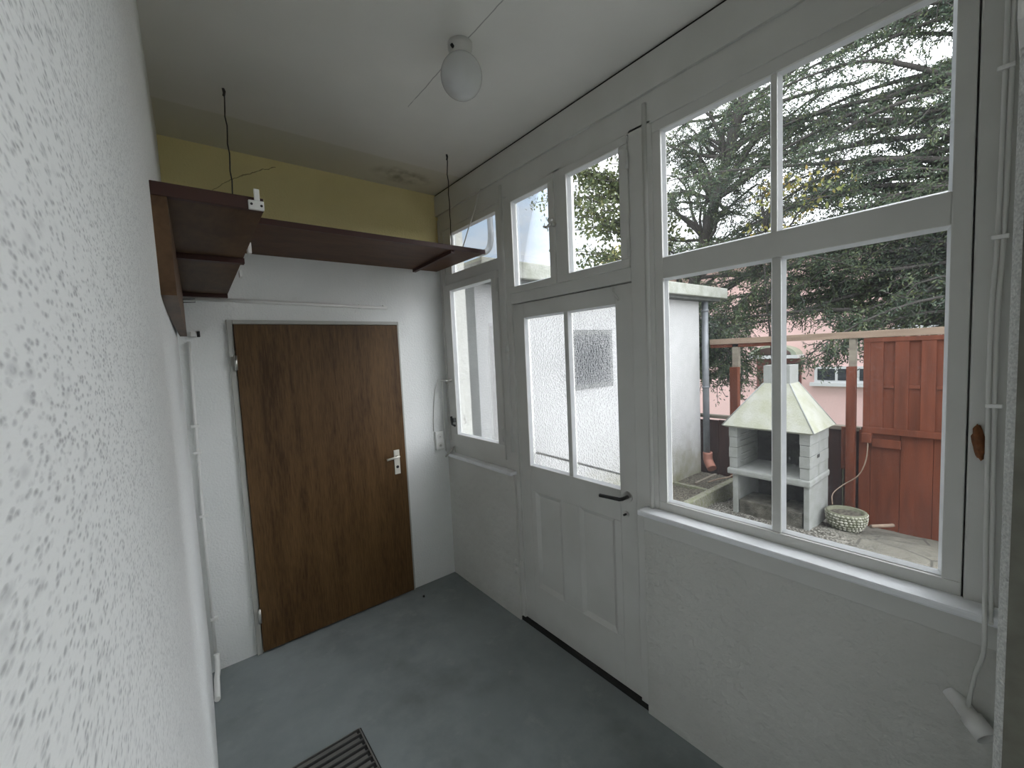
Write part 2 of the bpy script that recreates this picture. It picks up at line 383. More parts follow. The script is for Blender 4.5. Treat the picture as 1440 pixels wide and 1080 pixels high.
struct('pier_shade_panel', B(X1 - .004, X1 + .002, -.25, .0152, FL, .372), 'pier_shade', 'thin panel painted dark as the unlit face of the wall end')  # thin panel coloured dark to shade the pier side turned from the window
struct('wall_rear', B(-.4, W + .2, -2.6, -2.5, FL, CEIL), 'back_wall_paint')
bm = nb(); box(bm, W, W + .2, -2.5, -.25, FL, -.75); box(bm, W, W + .2, -2.5, -.25, .88, CEIL); box(bm, W, W + .2, -2.5, -2.3, -.75, .88); box(bm, W, W + .2, -.45, -.25, -.75, .88)
struct('wall_side', bm, 'plaster')
w4 = thing('fill_opening', (W, -1.4, -.75), kind='structure')  # unseen opening behind the camera, added to bring daylight onto the left wall
bm = nb()
for a in ((-2.3, -2.24), (-1.41, -1.34), (-.51, -.45)): box(bm, W + .02, W + .07, a[0], a[1], -.75, .88)
box(bm, W + .02, W + .07, -2.3, -.45, -.75, -.69); box(bm, W + .02, W + .07, -2.3, -.45, .82, .88)
obj('window_frame', bm, 'white_paint', w4)  # bars of the added opening
struct('trim_1', B(.83, .95, -.5, .0255, .375, .9, .003), 'white_paint', 'white timber casing end at the top of the near wall')

WO = W + .20
bm = nb(); box(bm, W, WO, .02, 1.050, FL, -.745); box(bm, W, WO, 1.952, D + .02, FL, -.735)
box(bm, W + .055, WO, .02, D + .02, 1.0, CEIL); box(bm, W + .03, WO, 2.70, D + .16, FL, CEIL)
struct('wall_right', bm, 'plaster', 'rough white plaster below the windows')
# timber head: upper board under the ceiling, shade of the open joint above painted as a dark strip
struct('trim_2', B(W + .004, W + .06, .02, D, 1.012, CEIL - .012, .002), 'white_paint', 'white head board of the window wall')
struct('joint_shade', B(W + .012, W + .055, .02, D, CEIL - .013, CEIL - .0005), 'dark_gap', 'strip painted dark for the shade in the gap between ceiling and window wall')
F = W + .018         # room side of the timber frame
K = F / W
def fy(y): return y * K
FD = F + .075
def fbox(bm, y0, y1, z0, z1, x0=F, x1=FD, bev=.004): return box(bm, x0, x1, fy(y0), fy(y1), z0 * K, z1 * K, bev)
bm = nb()
fbox(bm, .02, 2.70, .884, 1.008)                # head
fbox(bm, 2.64, 2.705, -.73, .90)               # corner post
fbox(bm, 1.905, 2.015, -1.63, .90)             # post between far window and door
fbox(bm, .975, 1.085, -1.63, .90)              # post between door and large window
fbox(bm, .0, .101, -.72, .90)                  # end post
fbox(bm, 1.085, 1.905, .285, .345)             # rail above the door
fbox(bm, 1.478, 1.532, .345, .90)              # transom mullion
fbox(bm, .085, .120, -.72, .90, F + .052, FD + .01); fbox(bm, .97, 1.10, -1.62, .90, F + .062, FD + .02); fbox(bm, 1.90, 1.94, -1.62, .30, F + .062, FD + .02); fbox(bm, 1.09, 1.93, .262, .345, F + .062, FD + .02); fbox(bm, 1.46, 1.55, .345, .9, F + .04, FD)
fbox(bm, 2.015, 2.64, .505, .572, F + .006)    # rail of the far window
struct('trim_4', bm, 'white_paint', 'white painted timber posts and rails of the window wall')
# small rounded beads on the posts
bm = nb()
for y, za, zb in ((1.955, -.60, .98), (1.004, -1.6, .98), (2.69, -.62, .98)):
    tube(bm, [(F - .001, fy(y), za), (F - .001, fy(y), zb)], .010, 10)
struct('trim_5', bm, 'white_paint', 'rounded beads on the window posts')

def sash(parent, name, y0, y1, z0, z1, gy0, gy1, gz0, gz1, x0, depth, m='white_paint'):
    """a rectangular frame with an opening gy/gz and a sloping glazing bead around the opening"""
    bm = nb()
    box(bm, x0, x0 + depth, fy(y0), fy(y1), z0 * K, gz0 * K, .003); box(bm, x0, x0 + depth, fy(y0), fy(y1), gz1 * K, z1 * K, .003)
    box(bm, x0, x0 + depth, fy(y0), fy(gy0), gz0 * K, gz1 * K, .003); box(bm, x0, x0 + depth, fy(gy1), fy(y1), gz0 * K, gz1 * K, .003)
    return obj(name, bm, m, parent)
def bead(parent, gy0, gy1, gz0, gz1, x0, x1, w=.009):
    bm = nb()
    a, b_, c, d = fy(gy0), fy(gy1), gz0 * K, gz1 * K
    o = [(x0, a, c), (x0, b_, c), (x0, b_, d), (x0, a, d)]
    i = [(x1, a + w, c + w), (x1, b_ - w, c + w), (x1, b_ - w, d - w), (x1, a + w, d - w)]
    j = [(x1, a, c), (x1, b_, c), (x1, b_, d), (x1, a, d)]
    O = [bm.verts.new(p) for p in o]; I = [bm.verts.new(p) for p in i]; J = [bm.verts.new(p) for p in j]
    for k in range(4):
        l = (k + 1) % 4
        bm.faces.new([O[k], O[l], I[l], I[k]]); bm.faces.new([I[k], I[l], J[l], J[k]]); bm.faces.new([J[k], J[l], O[l], O[k]])
    bmesh.ops.recalc_face_normals(bm, faces=bm.faces[:])
    return obj('glazing_bead', bm, 'white_sill', parent)
def pane(parent, gy0, gy1, gz0, gz1, x, m='pane_glass'):
    return obj('glass_pane', B(x, x + .003, fy(gy0) - .004, fy(gy1) + .004, gz0 * K - .004, gz1 * K + .004), m, parent)

# large window
w1 = thing('window_1', (W, .54, -.72), 'large four-pane white window beside the glazed door', kind='structure')
bm = nb(); x0, dp = F + .006, .045
box(bm, x0, x0 + dp, fy(.105), fy(.985), -.712 * K, -.648 * K, .003); box(bm, x0, x0 + dp, fy(.105), fy(.985), .845 * K, .90 * K, .003)
box(bm, x0, x0 + dp, fy(.105), fy(.142), -.648 * K, .845 * K, .003); box(bm, x0, x0 + dp, fy(.940), fy(.985), -.648 * K, .845 * K, .003)
box(bm, x0, x0 + dp, fy(.142), fy(.940), .272 * K, .354 * K, .003)
obj('window_frame', bm, 'white_paint', w1)
bm = nb(); box(bm, x0 + .004, x0 + dp, fy(.522), fy(.549), -.648 * K, .272 * K, .003); box(bm, x0 + .004, x0 + dp, fy(.533), fy(.551), .354 * K, .845 * K, .003)
obj('glazing_bar', bm, 'white_paint', w1)
for a, b_, c, d in ((.142, .522, -.646, .272), (.549, .940, -.646, .272), (.142, .533, .354, .845), (.551, .940, .354, .845)):
    bead(w1, a, b_, c, d, x0 + .010, x0 + .026); pane(w1, a, b_, c, d, x0 + .026)
bm = nb(); box(bm, W - .048, W + .03, .03, 1.052, -.716, -.692, .007)
obj('window_sill', bm, 'white_sill', w1)
obj('window_apron', B(W - .012, W + .03, .03, 1.046, -.790, -.715, .003), 'white_paint', w1)
bm = nb(); box(bm, x0 + dp, WO + .03, .03, 1.046, -.80, -.725)
obj('outer_sill', bm, 'white_ext', w1)

# far window : fixed light above a tall casement
w2 = thing('window_2', (W, 2.3, -.74), 'narrow tall white casement window in the back corner with a small light above', kind='structure')
sash(w2, 'upper_frame', 2.017, 2.64, .572, .90, 2.030, 2.556, .574, .848, F + .008, .04)
bead(w2, 2.030, 2.556, .574, .848, F + .014, F + .03); pane(w2, 2.030, 2.556, .574, .848, F + .03)
c_ = sash(w2, 'casement', 2.022, 2.632, -.65, .503, 2.084, 2.575, -.557, .460, F - .008, .045)
bead(c_, 2.084, 2.575, -.557, .460, F - .002, F + .018); pane(c_, 2.084, 2.575, -.557, .460, F + .018)
obj('bottom_rail', B(F + .004, FD, fy(2.015), fy(2.64), -.735, -.66, .003), 'white_paint', w2)
bm = nb(); box(bm, W - .030, W + .03, 1.950, 2.735, -.735, -.712, .007)
obj('window_sill', bm, 'white_sill', w2)
bm = nb(); box(bm, F + .05, WO + .03, 1.96, D, -.80, -.75)
obj('outer_sill', bm, 'white_ext', w2)
for z in (.42, -.50):
    obj('hinge', T([(F - .013, fy(2.024), z - .04), (F - .013, fy(2.024), z + .04)], .007), 'white_paint', w2)
obj('catch', box(nb(), F - .03, F - .008, fy(2.585), fy(2.605), -.475, -.445, .003), 'black', w2, label='small black window catch')
bm = T([(F - .012, fy(2.60), -.505), (F - .035, fy(2.595), -.49), (F - .03, fy(2.615), -.435)], .008)
obj('catch_lever', bm, 'black', w2)
bm = T([(F - .01, fy(2.63), -.180), (F - .05, fy(2.63), -.172), (F - .075, fy(2.65), -.168)], .006); tube(bm, [(F - .02, fy(2.60), -.165), (F - .03, fy(2.66), -.19)], .008)
obj('stay', bm, 'chrome', w2)
obj('bolt', T([(W - .045, 2.70, -.735), (F - .01, 2.66, -.665)], .007), 'chrome', w2)

# transom lights above the door
w3 = thing('window_3', (W, 1.5, .34), 'pair of small white casement lights above the glazed door', kind='structure')
for a, b_, g0, g1 in ((1.085, 1.476, 1.127, 1.434), (1.522, 1.902, 1.562, 1.858)):
    s_ = sash(w3, 'casement', a, b_, .343, .882, g0, g1, .379, .847, F - .010, .045)
    bead(s_, g0, g1, .379, .847, F - .002, F + .018); pane(s_, g0, g1, .379, .847, F + .018)
bm = T([(F - .012, fy(1.515), .640), (F - .04, fy(1.515), .640)], .012); lathe(bm, [(0, .668), (.012, .665), (.017, .655), (.012, .643), (0, .640)], F - .045, fy(1.512), 16)
tube(bm, [(F - .045, fy(1.512), .640), (F - .04, fy(1.545), .628), (F - .035, fy(1.57), .640)], .007)
obj('latch', bm, 'chrome', w3)
for z in (.79, .43):
    obj('hinge', T([(F - .014, fy(1.082), z - .035), (F - .014, fy(1.082), z + .035)], .007), 'white_paint', w3)

# glazed door
d2 = thing('door_2', (W, 1.5, -1.64), 'white half-glazed garden door with two lower panels', kind='structure')
DX = F + .014
GY = (1.182, 1.478, 1.506, 1.815); GZ = (-.650, .200)
bm = nb()
dz0, dz1 = -1.630, .281
def db(y0, y1, z0, z1, xo=0.0): box(bm, DX + xo, DX + .045, fy(y0), fy(y1), z0 * K, z1 * K, .003)
db(1.091, GY[0], dz0, dz1); db(GY[3], 1.928, dz0, dz1)
db(GY[0], GY[3], GZ[1], dz1); db(GY[0], GY[3], -.80, GZ[0]); db(GY[0], GY[3], dz0, -1.37)
db(1.443, 1.575, -1.37, -.80); db(GY[0], 1.222, -1.37, -.80); db(1.778, GY[3], -1.37, -.80)
obj('door_leaf', bm, 'white_paint', d2)
for a, b_ in ((1.222, 1.443), (1.575, 1.778)):
    bm = nb(); box(bm, DX + .014, DX + .030, fy(a), fy(b_), -1.37 * K, -.80 * K)
    bv = nb()
    p_ = obj('lower_panel', bm, 'white_paint', d2)
    bm = nb(); i0, i1, j0, j1 = fy(a), fy(b_), -1.37 * K, -.80 * K; w = .022
    O = [bm.verts.new(q) for q in ((DX + .001, i0, j0), (DX + .001, i1, j0), (DX + .001, i1, j1), (DX + .001, i0, j1))]
    I = [bm.verts.new(q) for q in ((DX + .0135, i0 + w, j0 + w), (DX + .0135, i1 - w, j0 + w), (DX + .0135, i1 - w, j1 - w), (DX + .0135, i0 + w, j1 - w))]
    for k in range(4): bm.faces.new([O[k], O[(k + 1) % 4], I[(k + 1) % 4], I[k]])
    obj('panel_moulding', bm, 'white_paint', p_)
obj('glazing_bar', B(DX + .002, DX + .04, fy(GY[1]), fy(GY[2]), GZ[0] * K, GZ[1] * K, .003), 'white_paint', d2)
for a, b_ in ((GY[0], GY[1]), (GY[2], GY[3])):
    bead(d2, a, b_, *GZ, DX + .004, DX + .022); pane(d2, a, b_, *GZ, DX + .022, 'door_glass')
bm = T([(DX + .055, fy(1.185), -.600), (DX + .055, fy(1.815), -.592)], .007)
obj('guard_bar', bm, 'steel', d2)
bm = T([(DX, fy(1.140), -.680), (DX - .045, fy(1.140), -.680), (DX - .052, fy(1.15), -.682), (DX - .052, fy(1.262), -.690)], .0085)
h_ = obj('door_handle', bm, 'black', d2)
bm = T([(DX - .005, fy(1.140), -.680), (DX + .001, fy(1.140), -.680)], .024, 20); obj('rose', bm, 'chrome', h_)
bm = T([(DX - .004, fy(1.152), -.765), (DX + .001, fy(1.152), -.765)], .014, 16); k_ = obj('keyhole', bm, 'chrome', d2)
obj('key', T([(DX - .02, fy(1.152), -.765), (DX - .004, fy(1.152), -.765)], .005), 'black', k_)
for z in (.012, -1.305):
    bm = T([(F - .016, fy(1.945), z - .045), (F - .016, fy(1.945), z - .002)], .016, 14); tube(bm, [(F - .016, fy(1.945), z + .002), (F - .016, fy(1.945), z + .04)], .014, 14)
    box(bm, F - .004, F + .012, fy(1.90), fy(1.945), z - .02, z + .03, .002)
    obj('hinge', bm, 'white_paint', d2)
bm = T([(DX - .006, fy(1.19), .268), (DX - .02, fy(1.175), .255), (DX - .012, fy(1.155), .215)], .005)
obj('coat_hook', bm, 'white_paint', d2)
struct('trim_6', B(W + .01, WO, 1.05, 1.952, FL, FL + .022), 'dark_gap', 'dark threshold under the garden door')

# brown door
DW0, DW1, DZ = .253, 1.186, .229
d1 = thing('door_1', (.72, D, FL), 'flush oak-veneered brown door with a lever handle', kind='structure')
obj('door_leaf', B(DW0, DW1, D - .028, D + .01, FL + .012, DZ, .002), 'oak_veneer', d1)
bm = nb()
box(bm, DW0 - .030, DW0 - .003, D - .018, D + .01, FL, DZ + .025, .002); box(bm, DW1 + .003, DW1 + .014, D - .018, D + .01, FL, DZ + .025, .002)
box(bm, DW0 - .003, DW1 + .003, D - .018, D + .01, DZ + .003, DZ + .025, .002)
obj('door_frame', bm, 'grey_frame', d1)
pl = obj('handle_plate', B(1.100, 1.140, D - .034, D - .026, -.785, -.618, .003), 'cream_metal', d1)
obj('door_handle', T([(1.122, D - .03, -.660), (1.122, D - .065, -.660), (1.112, D - .072, -.660), (1.035, D - .072, -.666)], .0075), 'cream_metal', pl)
obj('lock_cylinder', T([(1.120, D - .036, -.735), (1.120, D - .030, -.735)], .010, 14), 'black', pl)
for z in (.02, -1.42):
    obj('hinge', T([(DW0 - .004, D - .034, z - .04), (DW0 - .004, D - .034, z + .04)], .008), 'chrome', d1)

# ------------------------------------------------------------------ shelves
sh = thing('wall_shelf', (.8, 2.5, .622), 'long dark red-brown board shelf on the back wall above the brown door', 'shelf')
bm = nb(); box(bm, .015, 1.528, 2.135, D - .002, .620, .638, .002)
obj('shelf_board', bm, 'mahogany', sh)
obj('front_lip', B(.015, 1.528, 2.122, 2.136, .616, .642, .002), 'mahogany_edge', sh)
bm = nb()
for (xa, xb) in ((1.335, 1.295),):
    v = [bm.verts.new(p) for p in ((xa, 2.735, .60), (xa + .022, 2.735, .60), (xb + .022, 2.14, .60), (xb, 2.14, .60))]
    v2 = [bm.verts.new(p.co + Vector((0, 0, .020))) for p in v]
    bm.faces.new(v); bm.faces.new(v2[::-1])
    for k in range(4): bm.faces.new([v[k], v[(k + 1) % 4], v2[(k + 1) % 4], v2[k]])
    bmesh.ops.recalc_face_normals(bm, faces=bm.faces[:])
obj('batten', bm, 'mahogany_edge', sh)

s2 = thing('bracket_shelf', (.1, 1.9, .38), 'short reddish board shelf with a side board on the rough left wall', 'shelf')
def quad_slab(pts, z0, z1, m, name, parent):
    return obj(name, prism(nb(), pts, z0, z1), m, parent)
quad_slab([(-.030, 1.22), (.198, 1.215), (.236, 2.70), (.022, 2.70)], .380, .398, 'mahogany_long', 'shelf_board', s2)
obj('front_lip', B(-.016, .199, 1.202, 1.222, .380, .410, .002), 'mahogany_edge', s2)
quad_slab([(-.022, 1.205), (.012, 1.205), (.050, 2.70), (.022, 2.70)], .165, .380, 'mahogany_long', 'side_board', s2)
quad_slab([(.012, 1.755), (.215, 1.755), (.215, 1.785), (.014, 1.785)], .362, .380, 'mahogany_edge', 'batten', s2)
quad_slab([(.036, 2.65), (.235, 2.65), (.235, 2.68), (.038, 2.68)], .362, .380, 'mahogany_edge', 'batten', s2)
bm = nb(); box(bm, .165, .198, 1.192, 1.2015, .378, .400, .002); box(bm, .178, .190, 1.192, 1.1995, .40, .428, .002)
cl = obj('clip', bm, 'white_plastic', s2, label='white plastic clip')
bm = nb(); tube(bm, [(.171, 1.1905, .390), (.171, 1.1925, .390)], .003, 8); tube(bm, [(.192, 1.1905, .388), (.192, 1.1925, .388)], .003, 8)
obj('screw', bm, 'black', cl)
obj('clip', B(.208, .219, 1.60, 1.63, .365, .40, .002), 'white_plastic', s2)
obj('clip', B(.226, .236, 2.02, 2.05, .362, .39, .002), 'white_plastic', s2)
bm = T([(.035, 2.35, .305), (.085, 2.35, .31), (.085, 2.35, .295), (.035, 2.35, .292)], .0018, 6)
obj('hook', bm, 'wire', s2)

for i, (x, lab) in enumerate(((.243, 'thin dark wire hanging from the ceiling above the left wall shelf'), (1.31, 'thin dark wire hanging from the ceiling to the window end of the long shelf'))):
    t = thing('hanging_wire', (x, 2.16, .64), lab, 'wire')
    pts = [(x + .0025 * math.sin(k * 2.1), 2.155 + .002 * math.cos(k * 1.7), .640 + (CEIL - .640) * k / 14) for k in range(15)]
    obj('strand', T(pts, .0027, 6), 'wire', t)
    obj('eye_hook', T([(x, 2.155, CEIL - .03), (x + .004, 2.155, CEIL - .01), (x, 2.155, CEIL)], .005, 8), 'wire', t)

# ------------------------------------------------------------------ ceiling lamp
lp = thing('ceiling_lamp', (.922, 1.378, .97), 'unlit white opal globe lamp on the ceiling', 'lamp')
obj('lamp_base', lathe(nb(), [(.0, CEIL), (.046, CEIL), (.046, CEIL - .018), (.042, CEIL - .03), (.042, CEIL - .05), (0, CEIL - .05)], .922, 1.378, 28), 'ceramic', lp)
pf = []
rr = .078; cz = 1.048
for k in range(23):
    a = math.radians(28 + (180 - 28) * k / 22); pf.append((max(rr * math.sin(a), 0 if k == 22 else .001), cz + rr * 1.02 * math.cos(a)))
obj('lamp_globe', lathe(nb(), [(.035, CEIL - .045)] + pf, .922, 1.378, 40), 'opal_glass', lp)
obj('screw', T([(.874, 1.360, CEIL - .030), (.885, 1.366, CEIL - .032)], .006, 8), 'black', lp)

# ------------------------------------------------------------------ conduits, cables, socket
t = thing('horizontal_conduit', (.6, D, .35), 'thin white conduit running level above the brown door', 'pipe')
obj('conduit', T([(.05, D - .013, .362), (1.128, D - .013, .346)], .010), 'white_plastic', t)
for x in (.94, 1.10): obj('conduit_clip', B(x, x + .016, D - .020, D, .338, .362, .002), 'white_plastic', t)
t = thing('corner_conduit', (.035, D, -1.6), 'thin white conduit dropping down the left corner beside the brown door', 'pipe')
obj('conduit', T([(.056, D - .012, .14), (.048, D - .012, -.30), (.040, D - .012, -.8), (.034, D - .012, -1.54)], .008), 'white_plastic', t)
for z in (-.30, -.44, -.78, -1.35): obj('conduit_clip', B(.026, .062, D - .024, D, z - .007, z + .007, .002), 'white_plastic', t)
t = obj('drain_pipe', T([(.020, 2.45, -1.615), (.028, 2.62, -1.612), (.035, 2.66, -1.60), (.037, 2.70, -1.585), (.038, 2.725, -1.575), (.038, 2.725, -1.545)], .013, 14), 'white_plastic',
        label='white drain pipe bending at the floor in the left corner', cat='pipe')
t = obj('wall_bracket', B(.065, .092, D - .03, D, .165, .190, .002), 'white_plastic', label='tiny white box with a black end below the left wall shelf', cat='bracket')
obj('black_end', B(.092, .105, D - .032, D, .163, .192, .002), 'black', t)
t = thing('wall_socket', (1.465, D, -.61), 'white double wall socket between brown door and corner window', 'socket')
obj('socket_plate', B(1.432, 1.500, D - .018, D, -.680, -.545, .004), 'white_plastic', t)
for z in (-.580, -.645):
    s_ = obj('socket_insert', T([(1.466, D - .0205, z), (1.466, D - .017, z)], .021, 20), 'off_white', t)
    obj('socket_hole', T([(1.466, D - .0215, z - .004), (1.466, D - .0204, z - .004)], .010 if z < -.6 else .005, 14), 'grey_frame', s_)
obj('white_cord', T([(W - .002, 2.155, 1.02), (W - .02, 2.20, .90), (W - .05, 2.24, .78), (W - .09, 2.27, .645)], .0035, 6), 'cable_white',
    label='thin white cord hanging from the head board to the long shelf end', cat='cord')
obj('window_cord', T([(W - .045, 2.69, -.17), (W - .03, 2.715, -.3), (W - .022, 2.73, -.5), (W - .026, 2.725, -.70)], .004, 6), 'cable_white',
    label='thin white cord down the corner beside the narrow window', cat='cord')
obj('power_cord', T([(W - .05, D - .004, -.16), (1.455, D - .004, -.24), (1.44, D - .004, -.34), (1.43, D - .004, -.44), (1.425, D - .004, -.54)], .003, 6), 'cable_white',
    label='thin cord curving over the back wall down to the socket', cat='cord')
# cables on the end post
t = thing('cable_run', (W, .06, -.97), 'twin white cables down the window wall end beside the large window', 'cable')
pa = [(W - .004, .060, CEIL - .02), (W - .004, .063, .30), (W - .004, .070, .0), (W - .004, .066, -.45), (W - .012, .063, -.66), (W - .062, .060, -.70), (W - .064, .060, -.78), (W - .03, .074, -.86), (W - .022, .085, -.962)]
def curve_pts(p, n=6):
    out = []
    P = [Vector(q) for q in p]
    for i in range(len(P) - 1):
        p0, p1, p2, p3 = P[max(i - 1, 0)], P[i], P[i + 1], P[min(i + 2, len(P) - 1)]
        for k in range(n):
            s = k / n
            out.append(.5 * ((2 * p1) + (p2 - p0) * s + (2 * p0 - 5 * p1 + 4 * p2 - p3) * s * s + (3 * p1 - p0 - 3 * p2 + p3) * s ** 3))
    out.append(P[-1]); return out
obj('cable', T(curve_pts(pa, 3), .0045, 8), 'cable_white', t)
obj('cable', T([(p[0], p[1] - .010, p[2]) for p in curve_pts(pa[:6], 3)], .0045, 8), 'cable_white', t)
for z in (.60, .22, -.18): obj('cable_clip', B(W - .011, W + .001, .046, .074, z - .005, z + .005, .002), 'white_plastic', t)
t = thing('pipe_stub', (W - .02, .09, -1.03), 'short open white pipe stub on the plaster below the large window', 'pipe')
pa_, pb_ = Vector((W + .01, .118, -.955)), Vector((W - .055, .048, -1.000)); ax_ = (pb_ - pa_)
def at_(k): return pa_ + ax_ * k
def rings_(seq, nn=24):
    bm = nb(); R_ = []
    u_ = ax_.normalized(); s_1 = u_.cross(Vector((0, 0, 1))).normalized(); s_2 = s_1.cross(u_)
    for r, k in seq: R_.append([bm.verts.new(at_(k) + s_1 * r * math.cos(2 * PI * q / nn) + s_2 * r * math.sin(2 * PI * q / nn)) for q in range(nn)])
    for a, b_ in zip(R_, R_[1:]):
        for q in range(nn): bm.faces.new([a[q], b_[q], b_[(q + 1) % nn], a[(q + 1) % nn]]).smooth = True
    bmesh.ops.recalc_face_normals(bm, faces=bm.faces[:]); return bm
obj('pipe_body', rings_([(.019, 0), (.019, .55), (.024, .57), (.024, 1), (.019, 1), (.018, .6), (.0004, .6)]), 'white_plastic', t)
obj('pipe_inside', rings_([(.0004, .62), (.0178, .62), (.0178, .64), (.0004, .64)]), 'dark_pit', t)
bm = nb(); bmesh.ops.create_icosphere(bm, subdivisions=3, radius=1)
for v in bm.verts:
    q = v.co.copy(); k = 1 + .35 * noise.noise(q * 2.3 + Vector((3, 1, 5)))
    v.co = Vector((F - .006 + q.x * .012 * k, .083 + q.y * .011 * k + .004 * q.z, -.275 + q.z * .042 * k))
for f in bm.faces: f.smooth = True
obj('rusty_fitting', bm, 'rust', label='lumpy rust-brown fitting on the white end post', cat='fitting')

# ------------------------------------------------------------------ floor grate
t = thing('floor_grate', (.26, 1.58, FL), 'rectangular steel slatted grate set in the grey floor', 'grate')
gx0, gx1, gy0, gy1 = .03, .507, 1.28, 1.855
bm = nb()
for a in ((gx0, gx1, gy1 - .006, gy1), (gx0, gx1, gy0, gy0 + .006), (gx0, gx0 + .006, gy0, gy1), (gx1 - .006, gx1, gy0, gy1)): box(bm, *a, FL, FL + .007, .001)
obj('grate_frame', bm, 'steel', t)
obj('pit', B(gx0, gx1 + .006, gy0, gy1, FL, FL + .0012), 'dark_pit', t)
y = gy1 - .034; 
while y > gy0 + .02:
    bm = nb(); box(bm, gx0 + .006, gx1 - .006, y, y + .004, FL + .001, FL + .007)
    box(bm, gx0 + .006, gx1 - .018, y + .007, y + .022, FL + .0012, FL + .003)
    obj('slat', bm, 'steel', t); y -= .034
obj('floor_pebble', (lambda b_: (bmesh.ops.create_icosphere(b_, subdivisions=2, radius=.008, matrix=Matrix.Translation((1.20, 2.60, FL + .006))), b_)[1])(nb()), 'black',
    label='tiny black crumb on the floor below the back wall', cat='crumb')

# ================================================================== OUTSIDE
G = -1.90
XF = 5.75   # fence plane
FS = XF / 5.335
# ground
bm = nb(); nx, ny = 60, 90
def gz(x, y):
    base = G if x < 4.9 else G - .155 * (x - 4.9) / (XF - 4.9)
    return base + .010 * noise.noise(Vector((x * 3, y * 3, 0))) + .006 * noise.noise(Vector((x * 9, y * 9, 4)))
gv = [[bm.verts.new((1.8 + (XF + .3 - 1.8) * i / nx, -1.6 + 4.6 * j / ny, gz(1.8 + (XF + .3 - 1.8) * i / nx, -1.6 + 4.6 * j / ny))) for j in range(ny + 1)] for i in range(nx + 1)]
for i in range(nx):
    for j in range(ny): bm.faces.new([gv[i][j], gv[i + 1][j], gv[i + 1][j + 1], gv[i][j + 1]]).smooth = True
struct('ground', bm, 'flagstone', 'patio of worn flagstones strewn with needles')
bm = nb(); box(bm, XF + .3, 40, -25, 40, -2.9, -2.7)
struct('ground_lawn', bm, 'lawn', 'lower ground beyond the fence')
bm = nb(); box(bm, W + .26, WO + .4, 1.0, 2.0, G - .05, FL - .1)
struct('ground_step', bm, 'roof_concrete', 'step outside the garden door')

# soil bed with kerbs
bm = nb(); n = 26
bv = [[bm.verts.new((4.05 + 1.58 * i / n, 2.44 + .455 * j / 12, -1.775 + .02 * noise.noise(Vector((i * .5, j * .5, 2))))) for j in range(13)] for i in range(n + 1)]
for i in range(n):
    for j in range(12): bm.faces.new([bv[i][j], bv[i + 1][j], bv[i + 1][j + 1], bv[i][j + 1]]).smooth = True
obj('garden_soil', bm, 'soil', kind='stuff', label='brown soil and litter in the raised bed by the white wall', cat='soil')
obj('bed_kerb', B(4.3, 5.55, 2.36, 2.44, -1.95, -1.745, .012), 'moss_stone', label='mossy kerb of the raised bed beside the barbecue', cat='kerb')
obj('soil_divider', B(4.86, 4.91, 2.44, 2.90, -1.81, -1.745, .008), 'moss_stone', label='narrow stone edging across the soil bed', cat='kerb')
obj('bed_board', B(5.05, 5.60, 2.66, 2.695, -1.80, -1.752, .006), 'grey_timber', label='weathered strip lying along the soil bed by the downpipe', cat='board')
obj('fallen_twig', T(curve_pts([(5.15, 2.56, -1.745), (5.30, 2.52, -1.735), (5.50, 2.46, -1.735), (5.62, 2.42, -1.70)], 3), .009, 6), 'tan_timber', label='pale twig lying on the soil by the barbecue', cat='twig')

# annex
YA = 2.90
an = thing('garden_annex', (4, YA, G), 'white rendered flat-roofed outbuilding wall beside the patio', 'building')
obj('annex_wall', B(WO - .02, 5.63, YA, YA + 3.0, -2.2, .62), 'annex_render', an)
bm = nb(); box(bm, 1.9, 6.05, 2.70, YA + 3.2, .625, .765, .012)
obj('roof_slab', bm, 'roof_concrete', an)
obj('roof_fillet', B(2.0, 5.95, 2.76, YA + .02, .59, .625), 'grey_render', an)
wf = obj('annex_window', B(3.08, 3.72, YA - .012, YA + .01, -.40, .21, .004), 'grey_render', an)
obj('annex_pane', B(3.13, 3.67, YA - .016, YA - .011, -.35, .16), 'dark_glass', wf)
obj('corner_pilaster', B(WO + .0, 1.885, YA - .10, YA + .01, -2.0, .60), 'grey_render', an, label='dark grey pilaster')
# downpipe
t = thing('downpipe', (5.72, 2.87, -1.65), 'grey zinc downpipe at the corner of the white outbuilding', 'pipe')
obj('pipe', T([(5.69, 2.845, .59), (5.69, 2.845, -1.62)], .042, 14), 'zinc', t)
for z in (.45, -.6): obj('pipe_bracket', T([(5.69, 2.845, z), (5.69, 2.845, z + .03)], .048, 14), 'zinc', t)
obj('pipe_boot', T(curve_pts([(5.70, 2.835, -1.50), (5.70, 2.835, -1.60), (5.68, 2.80, -1.66), (5.64, 2.75, -1.71)], 3), .062, 14), 'terracotta', t, label='terracotta boot')
# flue on the roof, seen through the small corner light
t = thing('roof_flue', (2.60, 3.0, .77), 'grey pipe with a curved elbow above the outbuilding roof', 'pipe')
obj('pipe', T(curve_pts([(2.26, 3.05, 1.75), (2.26, 3.05, 1.25), (2.26, 3.05, 1.03), (2.24, 3.07, .935), (2.17, 3.09, .895), (2.08, 3.10, .89), (1.99, 3.12, .87), (1.98, 3.12, .76)], 4), .026, 12), 'zinc', t)

